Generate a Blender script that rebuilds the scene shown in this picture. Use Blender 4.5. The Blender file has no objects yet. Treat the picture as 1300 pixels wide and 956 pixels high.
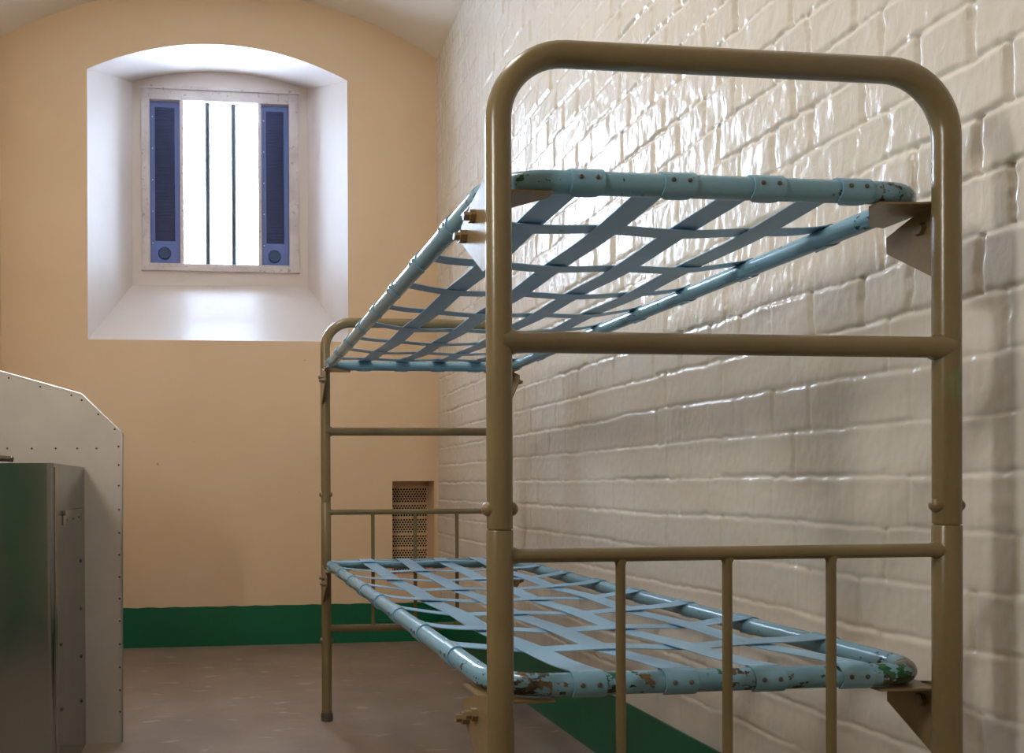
import bpy, bmesh, math
import numpy as np
from mathutils import Vector, Matrix

C = bpy.context.scene.collection
PI = math.pi
rng = np.random.default_rng(7)

# ------------------------------------------------------------------ metres
CAM_Z = 0.833
XR_W, XL_W = 1.154, -1.10            # side walls
Y_END, Y_BACK = 4.269, -1.25         # end wall with the window / wall behind the camera
Z_SPRING, Z_CROWN = 3.10, 3.41       # barrel vault
XC = (XR_W + XL_W) / 2
HALF = (XR_W - XL_W) / 2
BX0, BX1 = 0.369, 1.019              # bunk posts
BY0, BY1 = 1.056, 2.867
R_POST = 0.0172

# ------------------------------------------------------------------ helpers
def lin(r, g, b):
    f = lambda c: (c/255/12.92) if c/255 <= 0.04045 else ((c/255+0.055)/1.055)**2.4
    return (f(r), f(g), f(b), 1.0)

def obj(name, bm, mat, parent=None, smooth=True, auto=35):
    me = bpy.data.meshes.new(name)
    bmesh.ops.recalc_face_normals(bm, faces=bm.faces)
    if smooth:
        ang = math.radians(auto)
        for f in bm.faces: f.smooth = True
        for e in bm.edges:
            if len(e.link_faces) == 2 and e.calc_face_angle(0) > ang: e.smooth = False
    bm.to_mesh(me); bm.free()
    me.materials.append(mat)
    o = bpy.data.objects.new(name, me); C.objects.link(o)
    if parent is not None:
        o.parent = parent
        if parent.type == 'EMPTY': o.location = -parent.location     # meshes are written in room coordinates
    return o

def thing(name, label, cat, loc, group=None):
    o = bpy.data.objects.new(name, None); C.objects.link(o)
    o.location = Vector(loc); o.empty_display_size = 0.1
    o['label'] = label; o['category'] = cat
    if group: o['group'] = group
    return o

def struct(name, bm, mat, smooth=True):
    o = obj(name, bm, mat, None, smooth); o['kind'] = 'structure'; return o

def box(bm, x0, x1, y0, y1, z0, z1, bev=0.0):
    m = Matrix.Translation(((x0+x1)/2, (y0+y1)/2, (z0+z1)/2)) @ Matrix.Diagonal((abs(x1-x0), abs(y1-y0), abs(z1-z0), 1))
    r = bmesh.ops.create_cube(bm, size=1, matrix=m)
    if bev > 0:
        es = list({e for v in r['verts'] for e in v.link_edges})
        bmesh.ops.bevel(bm, geom=es, offset=bev, segments=2, profile=0.7, affect='EDGES')

def tube(bm, pts, r, seg=20, closed=False, cap=True):
    pts = [Vector(p) for p in pts]; n = len(pts)
    rad = r if isinstance(r, (list, tuple)) else [r]*n
    rings = []; up = None
    for i, p in enumerate(pts):
        if closed: t = (pts[(i+1) % n]-pts[i-1]).normalized()
        elif i == 0: t = (pts[1]-p).normalized()
        elif i == n-1: t = (p-pts[i-1]).normalized()
        else: t = ((pts[i+1]-p).normalized()+(p-pts[i-1]).normalized()).normalized()
        if up is None:
            a = Vector((0, 0, 1)) if abs(t.z) < 0.9 else Vector((0, 1, 0))
            up = (a - t*a.dot(t)).normalized()
        else: up = (up - t*up.dot(t)).normalized()
        s = t.cross(up)
        rings.append([bm.verts.new(p + (up*math.cos(2*PI*k/seg) + s*math.sin(2*PI*k/seg))*rad[i]) for k in range(seg)])
    m = n if closed else n-1
    for i in range(m):
        a, b = rings[i], rings[(i+1) % n]
        for k in range(seg): bm.faces.new((a[k], a[(k+1) % seg], b[(k+1) % seg], b[k]))
    if cap and not closed:
        bm.faces.new(rings[0]); bm.faces.new(rings[-1])

def lathe(bm, origin, axis, prof, seg=20):
    """prof: list of (distance along axis, radius)"""
    o = Vector(origin); t = Vector(axis).normalized()
    a = Vector((0, 0, 1)) if abs(t.z) < 0.9 else Vector((0, 1, 0))
    up = (a - t*a.dot(t)).normalized(); s = t.cross(up); rings = []
    for d, r in prof:
        rings.append([bm.verts.new(o + t*d + (up*math.cos(2*PI*k/seg+PI/seg)+s*math.sin(2*PI*k/seg+PI/seg))*max(r, 1e-5)) for k in range(seg)])
    for i in range(len(rings)-1):
        for k in range(seg): bm.faces.new((rings[i][k], rings[i][(k+1) % seg], rings[i+1][(k+1) % seg], rings[i+1][k]))
    bm.faces.new(rings[0]); bm.faces.new(rings[-1])

def dome(r, h, start=0.0):
    return [(start, r)] + [(start+h*math.sin(a), r*math.cos(a)) for a in (0.4, 0.8, 1.15, 1.45)]

def prism(bm, loop, axis, a0, a1):
    """extrude a 2D loop along an axis ('x': loop=(y,z), 'y': loop=(x,z), 'z': loop=(x,y))"""
    def P(u, v, w): return {'x': (w, u, v), 'y': (u, w, v), 'z': (u, v, w)}[axis]
    A = [bm.verts.new(P(u, v, a0)) for u, v in loop]; B = [bm.verts.new(P(u, v, a1)) for u, v in loop]
    bm.faces.new(A); bm.faces.new(B[::-1]); n = len(loop)
    for i in range(n): bm.faces.new((A[i], A[(i+1) % n], B[(i+1) % n], B[i]))

# ------------------------------------------------------------------ materials
def mat(name):
    m = bpy.data.materials.new(name); m.use_nodes = True
    nt = m.node_tree; return m, nt, nt.nodes['Principled BSDF']
def N(nt, t, **kw):
    n = nt.nodes.new(t)
    for k, v in kw.items():
        if k in n.inputs: n.inputs[k].default_value = v
        else: setattr(n, k, v)
    return n
def coords(nt, scale=(1, 1, 1)):
    tc = N(nt, 'ShaderNodeTexCoord'); mp = N(nt, 'ShaderNodeMapping'); mp.inputs['Scale'].default_value = scale
    nt.links.new(tc.outputs['Object'], mp.inputs['Vector']); return mp.outputs['Vector']
def noise(nt, vec, scale, detail=4, rough=0.55):
    n = N(nt, 'ShaderNodeTexNoise', Scale=scale, Detail=detail, Roughness=rough)
    nt.links.new(vec, n.inputs['Vector']); return n.outputs['Fac']
def ramp(nt, fac, stops):
    r = N(nt, 'ShaderNodeValToRGB'); cr = r.color_ramp
    while len(cr.elements) < len(stops): cr.elements.new(0.5)
    for e, (p, c) in zip(cr.elements, stops): e.position = p; e.color = c if len(c) == 4 else (*c, 1)
    nt.links.new(fac, r.inputs['Fac']); return r.outputs['Color']
def mix(nt, fac, a, b):
    m = N(nt, 'ShaderNodeMix', data_type='RGBA')
    for s, v in ((m.inputs['Factor'], fac), (m.inputs[6], a), (m.inputs[7], b)):
        if hasattr(v, 'links') or isinstance(v, bpy.types.NodeSocket): nt.links.new(v, s)
        else: s.default_value = v
    return m.outputs[2]
def mathn(nt, op, a, b=None):
    m = N(nt, 'ShaderNodeMath', operation=op)
    for s, v in ((m.inputs[0], a), (m.inputs[1], b)):
        if v is None: continue
        if isinstance(v, bpy.types.NodeSocket): nt.links.new(v, s)
        else: s.default_value = v
    return m.outputs[0]
def bump(nt, bs, h, strength, dist, prev=None):
    b = N(nt, 'ShaderNodeBump', Strength=strength, Distance=dist)
    nt.links.new(h, b.inputs['Height'])
    if prev is not None: nt.links.new(prev, b.inputs['Normal'])
    nt.links.new(b.outputs['Normal'], bs.inputs['Normal']); return b.outputs['Normal']
BW = lambda v: (v, v, v, 1)

def paint_wall(name, c1, c2, rough, bstr, streak=False, specks=False):
    m, nt, bs = mat(name)
    v = coords(nt)
    col = mix(nt, ramp(nt, noise(nt, v, 1.7, 5), [(0.3, BW(0)), (0.7, BW(1))]), c1, c2)
    if specks:
        sp = ramp(nt, noise(nt, v, 26, 2), [(0.76, BW(0)), (0.79, BW(1))])
        col = mix(nt, mathn(nt, 'MULTIPLY', sp, 0.55), col, lin(110, 84, 58))
    nt.links.new(col, bs.inputs['Base Color'])
    bs.inputs['Roughness'].default_value = rough
    b = bump(nt, bs, noise(nt, v, 9, 4), bstr, 0.004)
    if streak:
        vs = coords(nt, (1, 2.4, 1.0))
        nn = N(nt, 'ShaderNodeTexNoise', Scale=24, Detail=4, Roughness=0.55, Distortion=0.9); nt.links.new(vs, nn.inputs['Vector'])
        b = bump(nt, bs, nn.outputs['Fac'], bstr*0.75, 0.003, b)
        sp3 = N(nt, 'ShaderNodeSeparateXYZ'); tc3 = N(nt, 'ShaderNodeTexCoord'); nt.links.new(tc3.outputs['Object'], sp3.inputs[0])
        mr = N(nt, 'ShaderNodeMapRange'); nt.links.new(sp3.outputs['Z'], mr.inputs['Value'])
        for k_, v_ in (('From Min', 0.95), ('From Max', 1.5), ('To Min', bstr*0.22), ('To Max', bstr*0.85)): mr.inputs[k_].default_value = v_
        nt.links.new(mr.outputs[0], b.node.inputs['Strength'])
    b = bump(nt, bs, noise(nt, v, 90, 3), bstr*0.35, 0.001, b)
    return m

M_end = paint_wall('tan_wall_paint', lin(222, 196, 162), lin(215, 188, 153), 0.42, 0.35, specks=True)
M_reveal = paint_wall('pale_window_recess_paint', lin(212, 202, 196), lin(205, 194, 186), 0.42, 0.35)
M_brick = paint_wall('glossy_cream_brick_paint', lin(219, 214, 205), lin(212, 206, 195), 0.19, 0.5, streak=True)
M_brick.node_tree.nodes['Principled BSDF'].inputs['Specular IOR Level'].default_value = 0.29
M_ceil = paint_wall('cream_vault_paint', lin(226, 219, 208), lin(221, 213, 201), 0.45, 0.3)
M_green = paint_wall('green_skirting_paint', lin(10, 104, 70), lin(6, 92, 62), 0.35, 0.4)

m, nt, bs = mat('painted_concrete_floor'); M_floor = m
v = coords(nt)
c = mix(nt, ramp(nt, noise(nt, v, 3.0, 6), [(0.35, BW(0)), (0.68, BW(1))]), lin(124, 106, 92), lin(142, 124, 110))
c = mix(nt, mathn(nt, 'MULTIPLY', ramp(nt, noise(nt, coords(nt, (1, 3, 1)), 7, 5), [(0.62, BW(0)), (0.7, BW(1))]), 0.5), c, lin(190, 172, 152))
nt.links.new(c, bs.inputs['Base Color']); bs.inputs['Roughness'].default_value = 0.5
bump(nt, bs, noise(nt, v, 40, 4), 0.3, 0.002)

def metal_paint(name, base, alt, rough=0.3, chips=None, orange=0.25, chip_lvl=(0.66, 0.69)):
    m, nt, bs = mat(name); v = coords(nt)
    col = mix(nt, ramp(nt, noise(nt, v, 6, 4), [(0.35, BW(0)), (0.7, BW(1))]), base, alt)
    if chips:
        msk = ramp(nt, noise(nt, v, 34, 5, 0.62), [(chip_lvl[0], BW(0)), (chip_lvl[1], BW(1))])
        which = ramp(nt, noise(nt, v, 15, 2), [(0.45, BW(0)), (0.55, BW(1))])
        col = mix(nt, msk, col, mix(nt, which, chips[0], chips[1]))
    nt.links.new(col, bs.inputs['Base Color']); bs.inputs['Roughness'].default_value = rough
    bump(nt, bs, noise(nt, v, 70, 3), orange, 0.0012)
    return m
M_frame = metal_paint('olive_khaki_gloss_paint', lin(124, 109, 77), lin(114, 99, 68), 0.26, (lin(105, 125, 80), lin(120, 96, 60)), chip_lvl=(0.74, 0.80))
nt_ = M_frame.node_tree; bs_ = nt_.nodes['Principled BSDF']; old_ = bs_.inputs['Base Color'].links[0].from_socket
tc_ = N(nt_, 'ShaderNodeTexCoord'); ds_ = N(nt_, 'ShaderNodeVectorMath', operation='DISTANCE'); nt_.links.new(tc_.outputs['Object'], ds_.inputs[0]); ds_.inputs[1].default_value = (1.030, 1.040, 0.968)
sc_ = mathn(nt_, 'MULTIPLY', ramp(nt_, ds_.outputs['Value'], [(0.010, BW(1)), (0.032, BW(0))]), ramp(nt_, noise(nt_, coords(nt_, (1, 1, .5)), 60, 4), [(0.42, BW(0)), (0.55, BW(1))]))
nt_.links.new(mix(nt_, mathn(nt_, 'MULTIPLY', sc_, 0.7), old_, lin(92, 136, 92)), bs_.inputs['Base Color'])
M_spring = metal_paint('grey_blue_gloss_paint', lin(124, 168, 192), lin(114, 158, 184), 0.21, (lin(96, 62, 44), lin(80, 70, 62)), chip_lvl=(0.70, 0.76))
M_strap = metal_paint('grey_blue_strap_paint', lin(138, 182, 212), lin(124, 168, 200), 0.36, (lin(112, 72, 58), lin(96, 84, 76)), chip_lvl=(0.67, 0.74))
M_bracket = metal_paint('olive_bracket_paint', lin(132, 112, 78), lin(120, 100, 66), 0.30)
M_bolt = metal_paint('dull_painted_bolt', lin(128, 108, 76), lin(110, 92, 62), 0.35)
M_rivet = metal_paint('dark_rivet', lin(62, 60, 56), lin(84, 80, 74), 0.4)

# blue tube paint, heavily chipped on the tube that faces the room entrance
m, nt, bs = mat('chipped_grey_blue_tube_paint'); M_tube = m
v = coords(nt)
base = mix(nt, ramp(nt, noise(nt, v, 6, 4), [(0.35, BW(0)), (0.7, BW(1))]), lin(120, 164, 186), lin(110, 154, 178))
tc = N(nt, 'ShaderNodeTexCoord'); sx = N(nt, 'ShaderNodeSeparateXYZ'); nt.links.new(tc.outputs['Object'], sx.inputs[0])
front = mathn(nt, 'LESS_THAN', sx.outputs['Y'], BY0+0.06)
low = mathn(nt, 'LESS_THAN', sx.outputs['Z'], 0.9)
cornr = mathn(nt, 'GREATER_THAN', mathn(nt, 'ABSOLUTE', mathn(nt, 'SUBTRACT', sx.outputs['X'], (BX0+BX1)/2)), 0.245)
near = mathn(nt, 'LESS_THAN', sx.outputs['Y'], BY0+0.16)
wear = mathn(nt, 'ADD', mathn(nt, 'MULTIPLY', front, mathn(nt, 'MULTIPLY', low, 0.10)), mathn(nt, 'MULTIPLY', mathn(nt, 'MULTIPLY', cornr, near), 0.10))
nz = mathn(nt, 'ADD', noise(nt, coords(nt, (1, 1, 1.6)), 55, 5, 0.6), wear)
msk = ramp(nt, nz, [(0.66, BW(0)), (0.69, BW(1))])
which = ramp(nt, noise(nt, v, 22, 3), [(0.42, lin(34, 92, 58)), (0.50, lin(40, 40, 34)), (0.66, lin(112, 94, 68))])
nt.links.new(mix(nt, msk, base, which), bs.inputs['Base Color']); bs.inputs['Roughness'].default_value = 0.20
bump(nt, bs, noise(nt, v, 60, 3), 0.25, 0.0012)

m, nt, bs = mat('brushed_stainless_steel'); M_steel = m
v = coords(nt, (1, 1, 0.06))
bs.inputs['Metallic'].default_value = 1.0
nt.links.new(mix(nt, ramp(nt, noise(nt, coords(nt, (1, 1, .3)), 7, 4), [(0.3, BW(0)), (0.8, BW(1))]), lin(158, 162, 162), lin(146, 150, 149)), bs.inputs['Base Color'])
rr = ramp(nt, noise(nt, coords(nt, (1, 1, 0.3)), 12, 4), [(0.3, BW(0.13)), (0.7, BW(0.20))]); nt.links.new(rr, bs.inputs['Roughness'])
bump(nt, bs, noise(nt, coords(nt, (1, 1, 0.6)), 3, 2), 0.10, 0.004)
m, nt, bs = mat('dark_chrome_tap'); M_tap = m
bs.inputs['Metallic'].default_value = 1; bs.inputs['Base Color'].default_value = lin(120, 118, 112); bs.inputs['Roughness'].default_value = 0.2
M_board = metal_paint('pale_grey_board', lin(196, 190, 180), lin(186, 180, 170), 0.45, (lin(150, 142, 132), lin(160, 150, 140)), 0.1, (0.72, 0.76))
m, nt, bs = mat('aluminium_edging'); M_alu = m
bs.inputs['Metallic'].default_value = 1; bs.inputs['Base Color'].default_value = lin(190, 190, 190); bs.inputs['Roughness'].default_value = 0.32
M_vent = metal_paint('tan_grille_paint', lin(205, 178, 142), lin(192, 164, 128), 0.45)
m, nt, bs = mat('black_duct'); M_duct = m
bs.inputs['Base Color'].default_value = lin(22, 18, 15); bs.inputs['Roughness'].default_value = 0.9
M_wframe = metal_paint('worn_white_window_paint', lin(212, 205, 204), lin(190, 180, 180), 0.45, (lin(150, 132, 122), lin(170, 160, 152)), 0.6, (0.58, 0.68))
M_bar = metal_paint('grey_iron_bar', lin(70, 76, 84), lin(60, 66, 74), 0.5)
M_knob = metal_paint('dark_blue_cap', lin(24, 60, 104), lin(20, 54, 96), 0.4)
def sheet(name, c1, trans, k):
    m, nt, bs = mat(name)
    bs.inputs['Base Color'].default_value = c1; bs.inputs['Roughness'].default_value = 0.4
    t = N(nt, 'ShaderNodeBsdfTranslucent'); t.inputs['Color'].default_value = trans
    mx = N(nt, 'ShaderNodeMixShader'); mx.inputs[0].default_value = k
    nt.links.new(bs.outputs[0], mx.inputs[1]); nt.links.new(t.outputs[0], mx.inputs[2])
    nt.links.new(mx.outputs[0], nt.nodes['Material Output'].inputs['Surface'])
    v = coords(nt, (0.4, 1, 9)); bump(nt, bs, noise(nt, v, 30, 3), 0.4, 0.002)
    return m
M_panel = sheet('bloom_tinted_ventilator_sheet', lin(120, 124, 150), (0.045, 0.058, 0.095, 1), 0.45)  # blue of the window bloom put into the sheet colour
M_panel_in = sheet('bloom_tinted_ventilator_mesh', lin(66, 78, 124), (0.024, 0.040, 0.085, 1), 0.45)  # same bloom blue, painted deeper on the inner mesh
m, nt, bs = mat('diffusing_window_glass'); M_glass = m
nt.nodes.remove(bs)
tr = N(nt, 'ShaderNodeBsdfTransparent'); gl = N(nt, 'ShaderNodeBsdfGlossy', Roughness=0.03); fr = N(nt, 'ShaderNodeFresnel', IOR=1.45)
mx = N(nt, 'ShaderNodeMixShader'); nt.links.new(fr.outputs[0], mx.inputs[0]); nt.links.new(tr.outputs[0], mx.inputs[1]); nt.links.new(gl.outputs[0], mx.inputs[2])
tl = N(nt, 'ShaderNodeBsdfTranslucent'); tl.inputs['Color'].default_value = (0.9, 0.94, 1, 1)
m2 = N(nt, 'ShaderNodeMixShader'); m2.inputs[0].default_value = 0.26  # translucent share added so the pane spills light onto the recess
nt.links.new(mx.outputs[0], m2.inputs[1]); nt.links.new(tl.outputs[0], m2.inputs[2])
nt.links.new(m2.outputs[0], nt.nodes['Material Output'].inputs['Surface'])
M_door = metal_paint('green_reflection_door_paint', lin(30, 140, 96), lin(24, 124, 84), 0.4)  # green for the added door, meant to show as a reflection

# ------------------------------------------------------------------ room shell
def arc(x0, x1, zs, zc, n):
    """segmental arch from (x0,zs) over the crown zc to (x1,zs)"""
    h = abs(x1-x0)/2; cx = (x0+x1)/2; s = zc-zs; R = (h*h+s*s)/(2*s); a = math.asin(h/R)
    sg = 1 if x1 > x0 else -1
    return [(cx + sg*R*math.sin(-a+2*a*i/n), zc-R+R*math.cos(-a+2*a*i/n)) for i in range(n+1)]

def fill_with_holes(bm, loops, y):
    es = []; out = []
    for lp in loops:
        vs = [bm.verts.new((x, y, z)) for x, z in lp]; out.append(vs)
        for i in range(len(vs)): es.append(bm.edges.new((vs[i], vs[(i+1) % len(vs)])))
    bmesh.ops.triangle_fill(bm, use_beauty=True, use_dissolve=False, edges=es)
    return out
def loft(bm, A, B):
    n = len(A)
    for i in range(n): bm.faces.new((A[i], A[(i+1) % n], B[(i+1) % n], B[i]))
def ring(bm, lp, y): return [bm.verts.new((x, y, z)) for x, z in lp]

# end wall: outline, splayed window recess and vent niche, one mesh
outline = [(XL_W, 0), (XR_W, 0)] + arc(XR_W, XL_W, Z_SPRING, Z_CROWN, 36)
w_out = [(-0.672, 1.585), (0.673, 1.589)] + arc(0.674, -0.668, 2.963, 3.120, 28)
w_in = [(-0.492, 1.975), (0.510, 1.985)] + arc(0.512, -0.489, 3.126, 3.202, 28)
FX0, FX1, FZ0, FZ1 = -0.438, 0.457, 2.068, 3.100
D_WIN = 0.45
VX0, VX1, VZ0, VZ1 = 0.905, 1.132, 0.350, 0.852
bm = bmesh.new()
outer = [(XL_W-0.11, -0.05), (XR_W+0.11, -0.05)] + arc(XR_W+0.11, XL_W-0.11, Z_SPRING+0.09, Z_CROWN+0.13, 36)
o_, wo, vo = fill_with_holes(bm, [outer, w_out, [(VX0, VZ0), (VX1, VZ0), (VX1, VZ1), (VX0, VZ1)]], Y_END)
# rounded arris, then the splay
def lerp2(A, B, t): return [((1-t)*a[0]+t*b[0], (1-t)*a[1]+t*b[1]) for a, b in zip(A, B)]
prev = wo
for t, yy in ((0.012, 0.010), (0.35, 0.158), (0.97, 0.438), (1.0, D_WIN)):
    r_ = ring(bm, lerp2(w_out, w_in, t), Y_END+yy); loft(bm, prev, r_); prev = r_
hole = [(FX0, FZ0), (FX1, FZ0), (FX1, FZ1), (FX0, FZ1)]
es = [bm.edges.get((prev[i], prev[(i+1) % len(prev)])) for i in range(len(prev))]
hv = ring(bm, hole, Y_END+D_WIN)
es += [bm.edges.new((hv[i], hv[(i+1) % 4])) for i in range(4)]
bmesh.ops.triangle_fill(bm, use_beauty=True, edges=es)
h2 = ring(bm, hole, Y_END+D_WIN+0.07); loft(bm, hv, h2)
vb = ring(bm, [(VX0, VZ0), (VX1, VZ0), (VX1, VZ1), (VX0, VZ1)], Y_END+0.20); loft(bm, vo, vb); bm.faces.new(vb)
wall_end = struct('wall_end', bm, M_end, smooth=True)
wall_end.data.materials.append(M_reveal)
for p_ in wall_end.data.polygons:
    c_ = p_.center
    if Y_END+0.0005 < c_.y < Y_END+D_WIN+0.001 and c_.z > 1.4: p_.material_index = 1

# right wall: painted brickwork in English bond as real relief
def vnoise(u, v, seed):
    r = np.random.default_rng(seed); G = r.random((256, 256))
    iu = np.floor(u).astype(int); iv = np.floor(v).astype(int); fu = u-iu; fv = v-iv
    fu = fu*fu*(3-2*fu); fv = fv*fv*(3-2*fv)
    g = lambda a, b: G[a % 256, b % 256]
    return (g(iu, iv)*(1-fu)*(1-fv)+g(iu+1, iv)*fu*(1-fv)+g(iu, iv+1)*(1-fu)*fv+g(iu+1, iv+1)*fu*fv)*2-1
PZ, PH, ZJ, YJ = 0.0908, 0.1166, 0.8444, 1.2612
def sstep(a, b, x):
    t = np.clip((x-a)/(b-a), 0, 1); return t*t*(3-2*t)
def brick_height(Y, Z):
    zz = Z + 0.004*vnoise(Y*5, Z*5, 1) + 0.0026*vnoise(Y*40, Z*40, 2)
    yy = Y + 0.004*vnoise(Y*6, Z*9, 3) + 0.0028*vnoise(Y*45, Z*45, 4)
    fr = (zz-ZJ)/PZ; row = np.floor(fr).astype(int); tz = fr-row
    R = np.random.default_rng(11); J = R.random((128, 128)); J2 = R.random((128, 128)); J3 = R.random((128, 128)); J4 = R.random((128, 128))
    header = (row % 2) == 1                      # row 1 (0.935-1.026 m) is a header course
    width = np.where(header, PH, 2*PH); off = np.where(header, YJ, YJ+PH/2)
    k0 = np.round((yy-off)/width).astype(int)    # nearest joint
    def jpos(k): return off + k*width + (J[(row+40) % 128, (k+40) % 128]-0.5)*0.022
    d = yy - jpos(k0)
    col = np.where(d >= 0, k0, k0-1)
    lo = jpos(col); hi = jpos(col+1); ty = (yy-lo)/(hi-lo)
    dv = np.abs(d)
    dz = np.minimum(tz, 1-tz)*PZ
    a = lambda T: T[(row+40) % 128, (col+40) % 128]
    crisp = 0.22 + 0.10*sstep(0.45, 0.7, Z) + 0.62*sstep(1.0, 1.45, Z)
    jv = 0.15 + 1.9*J4[(row+40) % 128, (k0+40) % 128]**2 + 0.3*sstep(1.0, 1.4, Z)
    wv = 0.0044; wz = np.where(tz > 0.5, 0.0038, 0.0060)
    g = 0.0056*(crisp+0.16)*jv*np.exp(-(dv/wv)**2) + (0.0021+0.0022*crisp)*(0.78+0.42*vnoise(Y*9, row*3.3, 12))*np.exp(-(dz/wz)**2)
    off_b = (a(J2)-0.5)*0.0045
    tilt = (a(J3)-0.5)*0.0075*(ty-0.5) + (a(J)-0.5)*0.0055*(tz-0.5)
    edge = np.minimum(sstep(0, 0.012, dv), sstep(0, 0.012, dz))
    h = (off_b+tilt)*edge*(crisp+0.12) - g + 0.0006*np.exp(-((1-tz)*PZ-0.010)**2/0.007**2) + 0.0016*crisp*vnoise(Y*95, Z*95, 21)*np.exp(-(np.minimum(dz, dv)/0.010)**2)
    h += (0.0016*vnoise(Y*14, Z*11, 5) + 0.0010*vnoise(Y*55, Z*22, 6)*crisp + 0.0005*vnoise(Y*120, Z*60, 8))
    h += 0.004*vnoise(Y*1.6, Z*1.6, 9)
    fade = sstep(0.20, 0.26, Z)
    return h*fade
def grid_wall(name, ys, zs, X, sign, hfun, material):
    YY, ZZ = np.meshgrid(ys, zs, indexing='ij')
    H = hfun(YY, ZZ); co = np.stack([X - sign*H, YY, ZZ], -1).reshape(-1, 3)
    ny, nz = len(ys), len(zs)
    idx = np.arange(ny*nz).reshape(ny, nz)
    q = np.stack([idx[:-1, :-1], idx[:-1, 1:], idx[1:, 1:], idx[1:, :-1]], -1).reshape(-1, 4)
    me = bpy.data.meshes.new(name); me.vertices.add(len(co)); me.vertices.foreach_set('co', co.astype(np.float32).ravel())
    me.loops.add(q.size); me.loops.foreach_set('vertex_index', q.astype(np.int32).ravel())
    me.polygons.add(len(q)); me.polygons.foreach_set('loop_start', (np.arange(len(q))*4).astype(np.int32))
    me.polygons.foreach_set('loop_total', np.full(len(q), 4, np.int32)); me.update(calc_edges=True)
    me.polygons.foreach_set('use_smooth', np.ones(len(q), bool)); me.materials.append(material)
    o = bpy.data.objects.new(name, me); C.objects.link(o); o['kind'] = 'structure'; return o
ys = np.concatenate([np.arange(Y_BACK-0.02, 0.78, 0.04), np.arange(0.8, 2.2, 0.0035)[:-1], np.arange(2.2, Y_END-0.004, 0.006), [Y_END+0.03]])
zs = np.concatenate([[-0.03], np.arange(0, 0.215, 0.02), np.arange(0.22, 2.197, 0.0031), np.arange(2.2, Z_SPRING-0.004, 0.007), [Z_SPRING+0.03]])
grid_wall('wall_right', ys, zs, XR_W, 1, brick_height, M_brick)

bm = bmesh.new(); DY0, DY1 = -1.10, 0.62
for y0, y1, z0 in ((Y_BACK-0.02, DY0, -0.02), (DY0, DY1, 1.98), (DY1, Y_END+0.02, -0.02)): box(bm, XL_W-0.12, XL_W, y0, y1, z0, Z_SPRING+0.01)
struct('wall_left', bm, M_end, False)
# barrel vault
bm = bmesh.new()
A = [(XL_W-0.03, Z_SPRING-0.004)] + arc(XL_W, XR_W, Z_SPRING, Z_CROWN, 48) + [(XR_W+0.03, Z_SPRING-0.004)]
ysv = [Y_BACK-0.02, 0.5, 2.5, Y_END+0.02]
rows = [[bm.verts.new((x, y, z)) for x, z in A] for y in ysv]
for a, b in zip(rows[:-1], rows[1:]):
    for i in range(len(A)-1): bm.faces.new((a[i], a[i+1], b[i+1], b[i]))
struct('ceiling', bm, M_ceil)
bm = bmesh.new(); box(bm, XL_W-0.12, XR_W+0.12, Y_BACK-0.12, Y_END+0.2, -0.1, 0); struct('floor', bm, M_floor, False)
# wall behind the camera
bm = bmesh.new(); fill_with_holes(bm, [outer], Y_BACK)
struct('wall_back', bm, M_end, False)
bm = bmesh.new(); box(bm, XL_W-0.08, XL_W-0.03, DY0, DY1, 0.0, 1.98, 0.004)  # unseen door added on the left so the steel unit reflects green
for z0, z1 in ((0.12, 0.95), (1.05, 1.85)): box(bm, XL_W-0.032, XL_W-0.022, DY0+0.1, DY1-0.1, z0, z1, 0.003)
struct('added_reflection_door', bm, M_door, False)
# green painted skirting
bm = bmesh.new(); n = 60
top = [(XL_W + (XR_W-XL_W)*i/n, 0.206 + 0.0015*math.sin(i*1.7)+0.001*math.sin(i*4.1)) for i in range(n+1)]
prism(bm, [(XL_W, 0), (XR_W, 0)] + top[::-1], 'y', Y_END-0.004, Y_END+0.002); struct('baseboard_end', bm, M_green, False)
bm = bmesh.new(); box(bm, XR_W-0.006, XR_W+0.002, Y_BACK, Y_END-0.004, 0, 0.206, 0.001); struct('baseboard_right', bm, M_green, False)
bm = bmesh.new(); box(bm, XL_W-0.002, XL_W+0.005, DY1, Y_END-0.004, 0, 0.206, 0.001); struct('baseboard_left', bm, M_green, False)

# ------------------------------------------------------------------ window
YF = Y_END + D_WIN
win = bpy.data.objects.new('window_1', None); C.objects.link(win); win.location = (0.01, YF, FZ0); win['kind'] = 'structure'
bm = bmesh.new(); t = 0.046
box(bm, FX0, FX0+t, YF-0.012, YF+0.05, FZ0, FZ1, 0.003); box(bm, FX1-t-0.008, FX1, YF-0.012, YF+0.05, FZ0, FZ1, 0.003)
box(bm, FX0+t, FX1-t-0.008, YF-0.010, YF+0.05, FZ1-0.070, FZ1, 0.003); box(bm, FX0+t, FX1-t-0.008, YF-0.010, YF+0.05, FZ0, FZ0+0.034, 0.003)
box(bm, FX0-0.004, FX1+0.004, YF-0.020, YF+0.002, FZ0-0.010, FZ0+0.012, 0.003)
box(bm, FX0-0.004, FX1+0.004, YF-0.020, YF+0.002, FZ1-0.012, FZ1+0.008, 0.003)
obj('window_frame', bm, M_wframe, win)
IZ0, IZ1 = FZ0+0.034, FZ1-0.070
for x in (-0.222, 0.223):
    bm = bmesh.new(); box(bm, x, x+0.020, YF-0.004, YF+0.045, IZ0, IZ1, 0.002); obj('mullion', bm, M_wframe, win)
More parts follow.
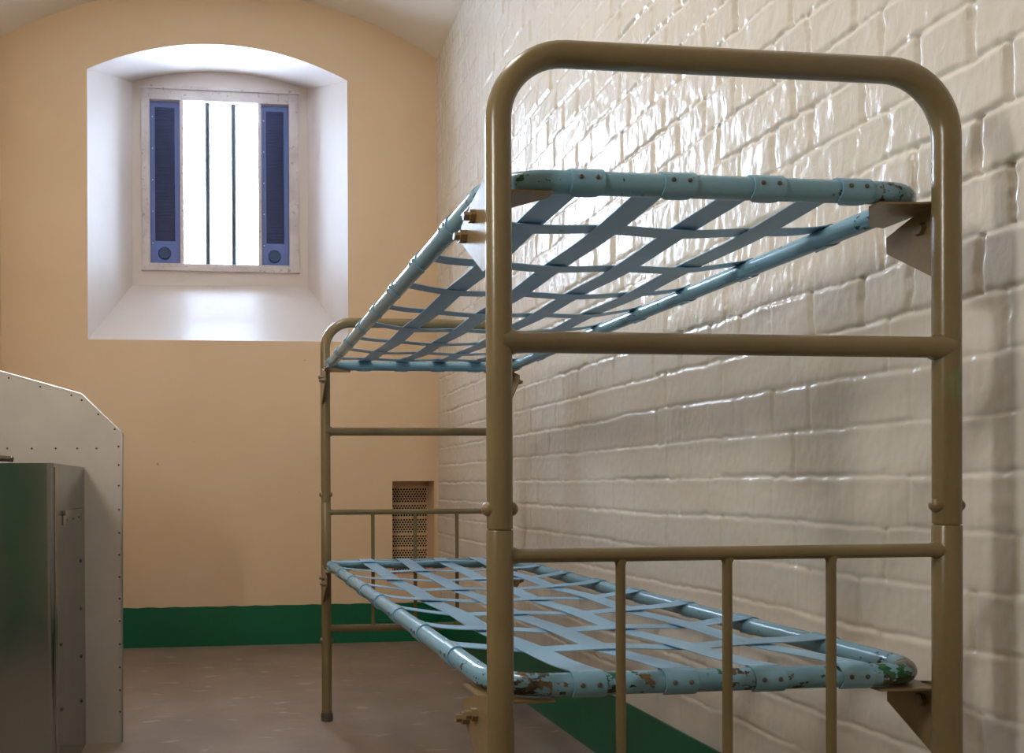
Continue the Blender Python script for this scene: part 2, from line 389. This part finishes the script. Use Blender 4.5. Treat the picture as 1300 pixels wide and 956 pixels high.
for x0, x1, kx, kz in ((FX0+t, -0.222, -0.312, 2.163), (0.243, FX1-t-0.008, 0.317, 2.158)):
    bm = bmesh.new(); box(bm, x0, x1, YF+0.018, YF+0.022, IZ0, IZ1)
    p = obj('ventilator_panel', bm, M_panel, win)
    bm = bmesh.new(); box(bm, x0+0.028, x1-0.030, YF+0.012, YF+0.017, 2.235, IZ1-0.035, 0.001)
    zz = 2.255
    while zz < IZ1-0.05: box(bm, x0+0.032, x1-0.034, YF+0.0095, YF+0.0122, zz, zz+0.006); zz += 0.018
    g = obj('ventilator_mesh', bm, M_panel_in, p)
    bm = bmesh.new(); lathe(bm, (kx, YF+0.019, kz), (0, -1, 0), [(0, 0.036), (0.010, 0.036), (0.014, 0.032), (0.014, 0.0)], 32)
    obj('ventilator_knob', bm, M_knob, p)
    for q in range(5):
        bm = bmesh.new(); lathe(bm, (x0+0.014, YF+0.018, IZ0+0.12+q*0.18), (0, -1, 0), dome(0.004, 0.003), 10)
        obj('screw', bm, M_wframe, p)
bm = bmesh.new(); box(bm, -0.202, 0.223, YF+0.050, YF+0.055, IZ0, IZ1); obj('glass_pane', bm, M_glass, win, False)
for x in (-0.066, 0.084):
    bm = bmesh.new(); tube(bm, [(x, YF+0.030, IZ0-.005), (x, YF+0.030, IZ1+.005)], 0.0150, 16); obj('window_bar', bm, M_bar, win)

# ------------------------------------------------------------------ vent grille
vt = thing('ventilation_grille', 'tall narrow perforated metal grille painted tan, set in the niche low in the end wall', 'vent', ((VX0+VX1)/2, Y_END+0.13, VZ0))
bm = bmesh.new(); px, pz_ = 0.0152, 0.0130; gx0, gx1, gz0, gz1 = VX0+0.001, VX1-0.001, VZ0+0.004, VZ1-0.002
yv = Y_END+0.128
def hole_cell(bm, x0, x1, z0, z1, r):
    cx, cz = (x0+x1)/2, (z0+z1)/2
    outer = [(x1, cz), (x1, z1), (cx, z1), (x0, z1), (x0, cz), (x0, z0), (cx, z0), (x1, z0)]
    O = [bm.verts.new((x, yv, z)) for x, z in outer]
    I = [bm.verts.new((cx+r*math.cos(k*PI/4), yv, cz+r*math.sin(k*PI/4))) for k in range(8)]
    for k in range(8): bm.faces.new((O[k], O[(k+1) % 8], I[(k+1) % 8], I[k]))
def quad(bm, x0, x1, z0, z1): bm.faces.new([bm.verts.new((x, yv, z)) for x, z in ((x0, z0), (x1, z0), (x1, z1), (x0, z1))])
z = 0.814; quad(bm, gx0, gx1, z, gz1); bands = [6, 5, 6, 5, 6, 5]
for bn in bands:
    for r_ in range(bn):
        if z-pz_ < gz0: break
        sh = 0.008 + (px/2 if r_ % 2 else 0); x = gx0+sh; quad(bm, gx0, x, z-pz_, z)
        while x+px <= gx1-0.004: hole_cell(bm, x, x+px, z-pz_, z, 0.0057); x += px
        quad(bm, x, gx1, z-pz_, z); z -= pz_
    if z-0.012 > gz0: quad(bm, gx0, gx1, z-0.012, z); z -= 0.012
quad(bm, gx0, gx1, gz0, z)
bmesh.ops.remove_doubles(bm, verts=bm.verts, dist=1e-5)
g = obj('perforated_plate', bm, M_vent, vt, False)
sm = g.modifiers.new('thickness', 'SOLIDIFY'); sm.thickness = 0.002; sm.offset = 0
bm = bmesh.new(); box(bm, gx0, gx1, Y_END+0.16, Y_END+0.166, gz0, VZ1-0.002); obj('duct_backing', bm, M_duct, vt, False)
bm = bmesh.new(); box(bm, gx0, gx1, yv-0.004, yv+0.004, 0.822, 0.828, 0.001); obj('top_rim', bm, M_vent, vt, False)

# ------------------------------------------------------------------ bunk bed
bunk = thing('bunk_bed', 'two-tier steel bunk bed with khaki tube ends and bare blue strap bases, no mattresses', 'bunk bed', ((BX0+BX1)/2, (BY0+BY1)/2, 0))
Z_TOP, Z_MID, Z_LOW, Z_BOT = 1.408, 1.0225, 0.737, 0.325
def end_frame(Y, out):
    """out = -1 for the end near the doorway, +1 for the end by the window"""
    bm = bmesh.new(); rc = 0.092
    zj = 0.774
    up = [(BX0, Y, zj)] + [(BX0, Y, z) for z in (0.9, 1.1, Z_TOP-rc-0.02)]
    cor = [(BX0+rc-rc*math.cos(a), Y, Z_TOP-rc+rc*math.sin(a)) for a in [PI/2*i/12 for i in range(13)]]
    cor2 = [(BX1-rc+rc*math.sin(a), Y, Z_TOP-rc+rc*math.cos(a)) for a in [PI/2*i/12 for i in range(13)]]
    tube(bm, up + cor + [((BX0+BX1)/2, Y, Z_TOP)] + cor2 + [(BX1, Y, z) for z in (Z_TOP-rc-0.02, 1.1, 0.9, zj)], R_POST, 28)
    rm = 0.0146
    tube(bm, [(BX0, Y, Z_MID), (BX0+0.019, Y, Z_MID), (BX0+0.024, Y, Z_MID), (BX1-0.024, Y, Z_MID), (BX1-0.019, Y, Z_MID), (BX1, Y, Z_MID)], [rm+.004, rm+.003, rm, rm, rm+.003, rm+.004], 24)
    f = obj('end_frame', bm, M_frame, bunk)
    bm = bmesh.new()
    for x in (BX0, BX1):
        tube(bm, [(x, Y, 0.012), (x, Y, 0.25), (x, Y, 0.5), (x, Y, 0.7705), (x, Y, 0.772), (x, Y, 0.7721), (x, Y, 0.78)], [R_POST+.0004]*4+[R_POST-.0003]+[R_POST-.0018]*2, 28)
    rl = 0.0095
    for zr, rl_ in ((Z_LOW, 0.0096), (Z_BOT, 0.0130)):
        tube(bm, [(BX0, Y, zr), (BX0+0.020, Y, zr), (BX0+0.025, Y, zr), (BX1-0.025, Y, zr), (BX1-0.020, Y, zr), (BX1, Y, zr)], [rl_+.003, rl_+.002, rl_, rl_, rl_+.002, rl_+.003], 20)
    lo = obj('lower_end_frame', bm, M_frame, bunk)
    for x in (0.537, 0.690, 0.843):
        bm = bmesh.new(); tube(bm, [(x, Y, Z_BOT), (x, Y, Z_BOT+0.016), (x, Y, Z_BOT+0.02), (x, Y, Z_LOW-0.014), (x, Y, Z_LOW-0.009), (x, Y, Z_LOW)], [.0085, .008, .0064, .0064, .008, .0085], 16)
        obj('spindle', bm, M_frame, lo)
    for x in (BX0, BX1):
        for zb, par in ((0.800, f), (0.284, lo)):
            bm = bmesh.new()
            h_ = R_POST-0.001; dm = dome(0.0100, 0.0085)
            lathe(bm, (x, Y, zb), (1, 0, 0), [(-h_-d_, r_) for d_, r_ in dm[::-1]] + [(h_+d_, r_) for d_, r_ in dm], 16)
            obj('bolt', bm, M_bolt, par)
        bm = bmesh.new(); lathe(bm, (x, Y, 0), (0, 0, 1), [(0, 0.021), (0.02, 0.022), (0.03, 0.0195)], 24)
        foot = obj('foot_cap', bm, M_rivet, lo)
end_frame(BY0, -1); end_frame(BY1, 1)

SX0, SX1 = 0.377, 1.026
SY0, SY1 = BY0+0.0345, BY1-0.0345
LX = [0.503, 0.636, 0.768, 0.900]
TY = [1.303+0.2085*i for i in range(8)] 
R_T = 0.0160; SW = 0.0235
def sag(u): return 1-abs(2*u-1)**3.2
def base_z(x, y, S):
    return sag((x-SX0)/(SX1-SX0))*sag((y-SY0)/(SY1-SY0))*S
def strip(bm, path, side, w, th=0.0016):
    """flat band along path; side = unit vector across"""
    rings = []; side = Vector(side)
    for i, p in enumerate(path):
        p = Vector(p); t = (Vector(path[min(i+1, len(path)-1)])-Vector(path[max(i-1, 0)])).normalized(); n = t.cross(side).normalized()
        rings.append([bm.verts.new(p+side*a*w+n*b*th/2) for a, b in ((-1, -1), (1, -1), (1, 1), (-1, 1))])
    for a, b in zip(rings[:-1], rings[1:]):
        for k in range(4): bm.faces.new((a[k], a[(k+1) % 4], b[(k+1) % 4], b[k]))
    bm.faces.new(rings[0]); bm.faces.new(rings[-1])
def clip(cx, cy, cz, axis, outward, parent):
    """a band end lapped round the tube and riveted on the outer face"""
    bm = bmesh.new(); ax = Vector(axis); ow = Vector(outward); upv = Vector((0, 0, 1)); r0, r1 = R_T+0.0004, R_T+0.0026
    # from the top (inner side) over the outside to the underside
    a0, a1, n = math.radians(115), math.radians(-112), 18; rings = []
    for i in range(n+1):
        a = a0+(a1-a0)*i/n; w = SW if i < n-3 else SW*(0.94, 0.8, 0.58, 0.40)[i-(n-3)]
        d = ow*math.cos(a)+upv*math.sin(a); c_ = Vector((cx, cy, cz))
        rings.append([bm.verts.new(c_+d*r+ax*s*w) for r, s in ((r0, -1), (r1, -1), (r1, 1), (r0, 1))])
    for a, b in zip(rings[:-1], rings[1:]):
        for k in range(4): bm.faces.new((a[k], a[(k+1) % 4], b[(k+1) % 4], b[k]))
    bm.faces.new(rings[0]); bm.faces.new(rings[-1])
    c = obj('strap_clip', bm, M_spring, parent)
    return c
def rivets(cx, cy, cz, axis, outward, parent):
    ax = Vector(axis); ow = (Vector(outward)+Vector((0, 0, 0.12))).normalized()
    for s in (-1, 1):
        p = Vector((cx, cy, cz))+ax*s*0.012+ow*(R_T+0.0024)
        bm = bmesh.new(); lathe(bm, p, ow, [(0, 0.0036), (0.0006, 0.0036), (0.0018, 0.0024), (0.0020, 0)], 12); obj('rivet', bm, M_rivet, parent)
def strap_base(zc, S, nm):
    rc = 0.075; pts = []
    for cx, cy, a0 in ((SX1-rc, SY1-rc, 0), (SX0+rc, SY1-rc, PI/2), (SX0+rc, SY0+rc, PI), (SX1-rc, SY0+rc, 1.5*PI)):
        for i in range(11): a = a0+PI/2*i/10; pts.append((cx+rc*math.cos(a), cy+rc*math.sin(a), zc))
    bm = bmesh.new(); tube(bm, pts, R_T, 24, closed=True)
    fr = obj(nm, bm, M_tube, bunk)
    zt = zc+R_T+0.0018
    dy = TY[1]-TY[0]; dx = LX[1]-LX[0]; wv = 0.0022
    for i, x in enumerate(LX):
        path = []
        n = 120
        for k in range(n+1):
            y = SY0+(SY1-SY0)*k/n
            w = wv*math.cos(PI*((y-TY[0])/dy+i))*min(1, 14*min(k/n, 1-k/n))
            path.append((x, y, zt-base_z(x, y, S)-S*0.9*sag((y-SY0)/(SY1-SY0))*0.6+w))
        bm = bmesh.new(); strip(bm, path, (1, 0, 0), SW); obj('lengthwise_strap', bm, M_strap, fr)
        for yy, s in ((SY0, -1), (SY1, 1)):
            clip(x, yy, zc, (1, 0, 0), (0, s, 0), fr)
            rivets(x, yy, zc, (1, 0, 0), (0, s, 0), fr)
    for j, y in enumerate(TY):
        path = []; n = 60; sy = sag((y-SY0)/(SY1-SY0))
        for k in range(n+1):
            x = SX0+(SX1-SX0)*k/n; u = k/n; e = sag(u)
            w = -wv*math.cos(PI*((x-LX[0])/dx+j))*min(1, 6*min(u, 1-u))
            drop = base_z(x, y, S)+S*0.54*sy*min(1, 1.0*e**0.5 if e > 0 else 0)
            path.append((x, y, zt-drop+w))
        bm = bmesh.new(); strip(bm, path, (0, 1, 0), SW*0.92); obj('cross_strap', bm, M_strap, fr)
        for xx, s in ((SX0, -1), (SX1, 1)):
            clip(xx, y, zc, (0, 1, 0), (s, 0, 0), fr)
            rivets(xx, y, zc, (0, 1, 0), (s, 0, 0), fr)
    return fr
strap_base(1.250, 0.016, 'upper_strap_base')
strap_base(0.555, 0.014, 'lower_strap_base')

def bracket(bx, Y, zc, sx, sy):
    """gusset on the outer side of a post, flange turned in under the strap base; sx/sy = outward in x / towards the bed in y"""
    x = bx+sx*0.0135; zt = zc-R_T-0.0015
    bm = bmesh.new()
    lp = [(Y+sy*0.008, zt+0.012), (Y+sy*0.060, zt), (Y+sy*0.118, zt-0.020), (Y+sy*0.118, zt-0.045), (Y+sy*0.020, zt-0.112), (Y+sy*0.008, zt-0.112)]
    prism(bm, lp, 'x', x-0.0017, x+0.0017)
    # flange
    fl = [(x, Y+sy*0.008), (x, Y+sy*0.125), (x-sx*0.030, Y+sy*0.118), (x-sx*0.098, Y+sy*0.040), (x-sx*0.098, Y+sy*0.020), (x-sx*0.05, Y+sy*0.0175), (x-sx*0.035, Y+sy*0.0175)]
    prism(bm, fl, 'z', zt-0.003, zt)
    b = obj('corner_bracket', bm, M_bracket, bunk, auto=20)
    bm = bmesh.new()
    lathe(bm, (x, Y+sy*0.055, zt-0.026), (sx, 0, 0), [(0, 0.0095), (0.010, 0.0095), (0.010, 0.006), (0.018, 0.006)], 6)
    lathe(bm, (x, Y+sy*0.055, zt-0.026), (-sx, 0, 0), [(0, 0.010), (0.003, 0.010), (0.008, 0.0085)], 6)
    obj('hex_bolt', bm, M_bolt, b)
    bm = bmesh.new()
    lathe(bm, (x, Y+sy*0.095, zt-0.042), (sx, 0, 0), [(0, 0.0095), (0.012, 0.0095), (0.012, 0.006), (0.020, 0.006)], 6)
    obj('hex_bolt', bm, M_bolt, b)
for zc in (1.250, 0.555):
    for bx, sx in ((BX0, -1), (BX1, 1)):
        bracket(bx, BY0, zc, sx, 1); bracket(bx, BY1, zc, sx, -1)

# ------------------------------------------------------------------ privacy screen
Y_S = 2.70
scr = thing('privacy_screen', 'pale grey board screen with cut-off corner and aluminium edging behind the steel washbasin', 'screen', (-0.7, Y_S, 0))
loop = [(XL_W+0.008, 0.0), (-0.324, 0.0), (-0.317, 1.008), (-0.446, 1.135), (XL_W+0.008, 1.316)]
bm = bmesh.new(); prism(bm, loop, 'y', Y_S, Y_S+0.022); obj('board', bm, M_board, scr, False)
bm = bmesh.new()
def edge_strip(bm, a, b, w=0.004):
    a, b = Vector((a[0], 0, a[1])), Vector((b[0], 0, b[1])); d = (b-a).normalized(); n = Vector((d.z, 0, -d.x))
    c = [a, b, b+n*w, a+n*w]
    A = [bm.verts.new((p.x, Y_S-0.0015, p.z)) for p in c]; B = [bm.verts.new((p.x, Y_S+0.0235, p.z)) for p in c]
    bm.faces.new(A); bm.faces.new(B[::-1])
    for i in range(4): bm.faces.new((A[i], A[(i+1) % 4], B[(i+1) % 4], B[i]))
edge_strip(bm, loop[2], loop[1]); edge_strip(bm, loop[3], loop[2]); edge_strip(bm, loop[4], loop[3])
obj('edge_trim', bm, M_alu, scr, False)
scr_pts = []
for i in range(7): # sloping top edge
    t_ = 0.05+i/6.6; scr_pts.append((loop[3][0]+(loop[4][0]-loop[3][0])*t_, loop[3][1]+(loop[4][1]-loop[3][1])*t_-0.017))
scr_pts += [(-0.446, 1.112), (-0.394, 1.066), (-0.342, 1.018)]
for z in (0.962, 0.902, 0.835, 0.757, 0.682, 0.610, 0.538, 0.468, 0.395, 0.32, 0.245, 0.17, 0.10): scr_pts.append((-0.330, z))
for x in (-0.400, -0.461, -0.529, -0.604, -0.68, -0.755, -0.83): scr_pts.append((x, 0.956))
for x, z in scr_pts:
    bm = bmesh.new(); lathe(bm, (x, Y_S+0.001, z), (0, -1, 0), dome(0.0036, 0.003, 0.0), 12); obj('screw', bm, M_rivet, scr)

# ------------------------------------------------------------------ washbasin unit
UX0, UX1, UY0, UY1, UZ = -1.05, -0.439, 2.20, 2.698, 0.895
wb = thing('washbasin_unit', 'boxy brushed stainless steel washbasin unit standing in front of the pale screen', 'washbasin', ((UX0+UX1)/2, (UY0+UY1)/2, 0))
bm = bmesh.new(); r_ = 0.012
lp = [(UX0, UY0), (UX1-r_-0.004, UY0), (UX1-r_, UY0)] + [(UX1-r_+r_*math.sin(a), UY0+r_-r_*math.cos(a)) for a in [PI/2*i/6 for i in range(1, 7)]] + [(UX1, UY0+r_+0.004), (UX1, UY1), (UX0, UY1)]
A = [bm.verts.new((x, y, 0.0)) for x, y in lp]; B = [bm.verts.new((x, y, UZ)) for x, y in lp]
for i in range(len(lp)): bm.faces.new((A[i], A[(i+1) % len(lp)], B[(i+1) % len(lp)], B[i]))
bm.faces.new(A[::-1])
# worktop with a bowl pressed in
bc = ((UX0+UX1)/2, (UY0+UY1)/2-0.02); es = [bm.edges.get((B[i], B[(i+1) % len(B)])) for i in range(len(B))]
n = 32; prev = None
for k, (rx, ry, zz) in enumerate([(0.21, 0.16, 0), (0.20, 0.15, -0.006), (0.17, 0.125, -0.09), (0.08, 0.06, -0.13), (0.02, 0.02, -0.135)]):
    rg = [bm.verts.new((bc[0]+rx*math.cos(2*PI*i/n), bc[1]+ry*math.sin(2*PI*i/n), UZ+zz)) for i in range(n)]
    if prev is None:
        e2 = [bm.edges.new((rg[i], rg[(i+1) % n])) for i in range(n)]; bmesh.ops.triangle_fill(bm, use_beauty=True, edges=es+e2)
    else:
        for i in range(n): bm.faces.new((prev[i], prev[(i+1) % n], rg[(i+1) % n], rg[i]))
    prev = rg
bm.faces.new(prev)
body = obj('cabinet_body', bm, M_steel, wb, auto=25)
bm = bmesh.new(); box(bm, UX1-0.001, UX1+0.003, UY0+0.02, UY0+0.05, 0.02, UZ-0.01, 0.001); obj('corner_seam', bm, M_steel, body)
bm = bmesh.new(); box(bm, UX1-0.001, UX1+0.010, UY0+0.13, UY0+0.43, 0.752, 0.766, 0.002); box(bm, UX1-0.001, UX1+0.003, UY0+0.13, UY0+0.43, 0.725, 0.752, 0.001)
obj('side_bracket', bm, M_steel, body)
for y, z in ((0.18, .738), (0.28, .738), (0.38, .738), (0.42, .60), (0.42, .45), (0.42, .30), (0.42, .16), (0.10, .40), (0.10, .22), (0.10, .08)):
    bm = bmesh.new(); lathe(bm, (UX1+0.0005, UY0+y, z), (1, 0, 0), dome(0.006, 0.004), 12); obj('rivet', bm, M_rivet, body)
bm = bmesh.new()
lathe(bm, (-0.70, 2.30, UZ-0.001), (0, 0, 1), [(0, 0.022), (0.006, 0.022), (0.010, 0.014), (0.022, 0.013)], 20)
tube(bm, [(-0.70, 2.30, UZ+0.016), (-0.64, 2.28, UZ+0.019), (-0.59, 2.26, UZ+0.015), (-0.553, 2.245, UZ+0.012)], [0.011, 0.010, 0.0085, 0.0075], 16)
lathe(bm, (-0.556, 2.246, UZ+0.004), (0, 0, 1), [(0, 0.006), (0.012, 0.007), (0.016, 0.004)], 12)
obj('tap_lever', bm, M_tap, wb)

# ------------------------------------------------------------------ light
w = bpy.data.worlds.new('sky'); bpy.context.scene.world = w; w.use_nodes = True
bg = w.node_tree.nodes['Background']; bg.inputs['Color'].default_value = (0.64, 0.80, 1.0, 1); bg.inputs['Strength'].default_value = 70
def area(name, loc, rot, sx, sy, power, col, portal=False, spread=None):
    L = bpy.data.lights.new(name, 'AREA'); L.shape = 'RECTANGLE'; L.size = sx; L.size_y = sy; L.energy = power; L.color = col
    if portal: L.cycles.is_portal = True
    if spread: L.spread = spread
    o = bpy.data.objects.new(name, L); C.objects.link(o); o.location = loc; o.rotation_euler = rot; return o
area('window_portal', (0.01, YF+0.075, (FZ0+FZ1)/2), (-PI/2, 0, 0), FX1-FX0, FZ1-FZ0, 1, (1, 1, 1), portal=True)
area('ceiling_fill', (0.03, 1.7, 3.33), (0, 0, 0), 0.3, 1.2, 18, (1.0, 0.95, 0.89))  # unseen soft fill added under the vault, no fixture modelled
area('wall_light', (-0.95, 0.45, 1.75), (math.radians(78), 0, math.radians(-52)), 0.16, 0.40, 10.5, (1.0, 0.95, 0.89))

# ------------------------------------------------------------------ camera
cd = bpy.data.cameras.new('camera'); cam = bpy.data.objects.new('camera', cd); C.objects.link(cam)
F, CX, CY, YAW, ROLL, PITCH = 1037.4, 385.2, 621.4, 0.1006, 0.0052, -0.0051
cd.sensor_fit = 'HORIZONTAL'; cd.sensor_width = 36; cd.lens = F/1300*36
cd.shift_x = (650-CX)/1300; cd.shift_y = (CY-478)/1300; cd.clip_start = 0.02
R = Matrix.Rotation(-YAW, 4, 'Z') @ Matrix.Rotation(PI/2+PITCH, 4, 'X') @ Matrix.Rotation(-ROLL, 4, 'Z')
cam.matrix_world = Matrix.Translation((0, 0, CAM_Z)) @ R
sc = bpy.context.scene; sc.camera = cam
sc.view_settings.view_transform = 'Standard'; sc.view_settings.look = 'None'; sc.view_settings.gamma = 1; sc.view_settings.exposure = 0.38
sc.view_settings.use_curve_mapping = False
sc.cycles.use_denoising = True
sc.cycles.max_bounces = 10; sc.cycles.diffuse_bounces = 8; sc.cycles.glossy_bounces = 5; sc.cycles.transparent_max_bounces = 8
sc.cycles.sample_clamp_indirect = 6; sc.cycles.caustics_reflective = False; sc.cycles.caustics_refractive = False
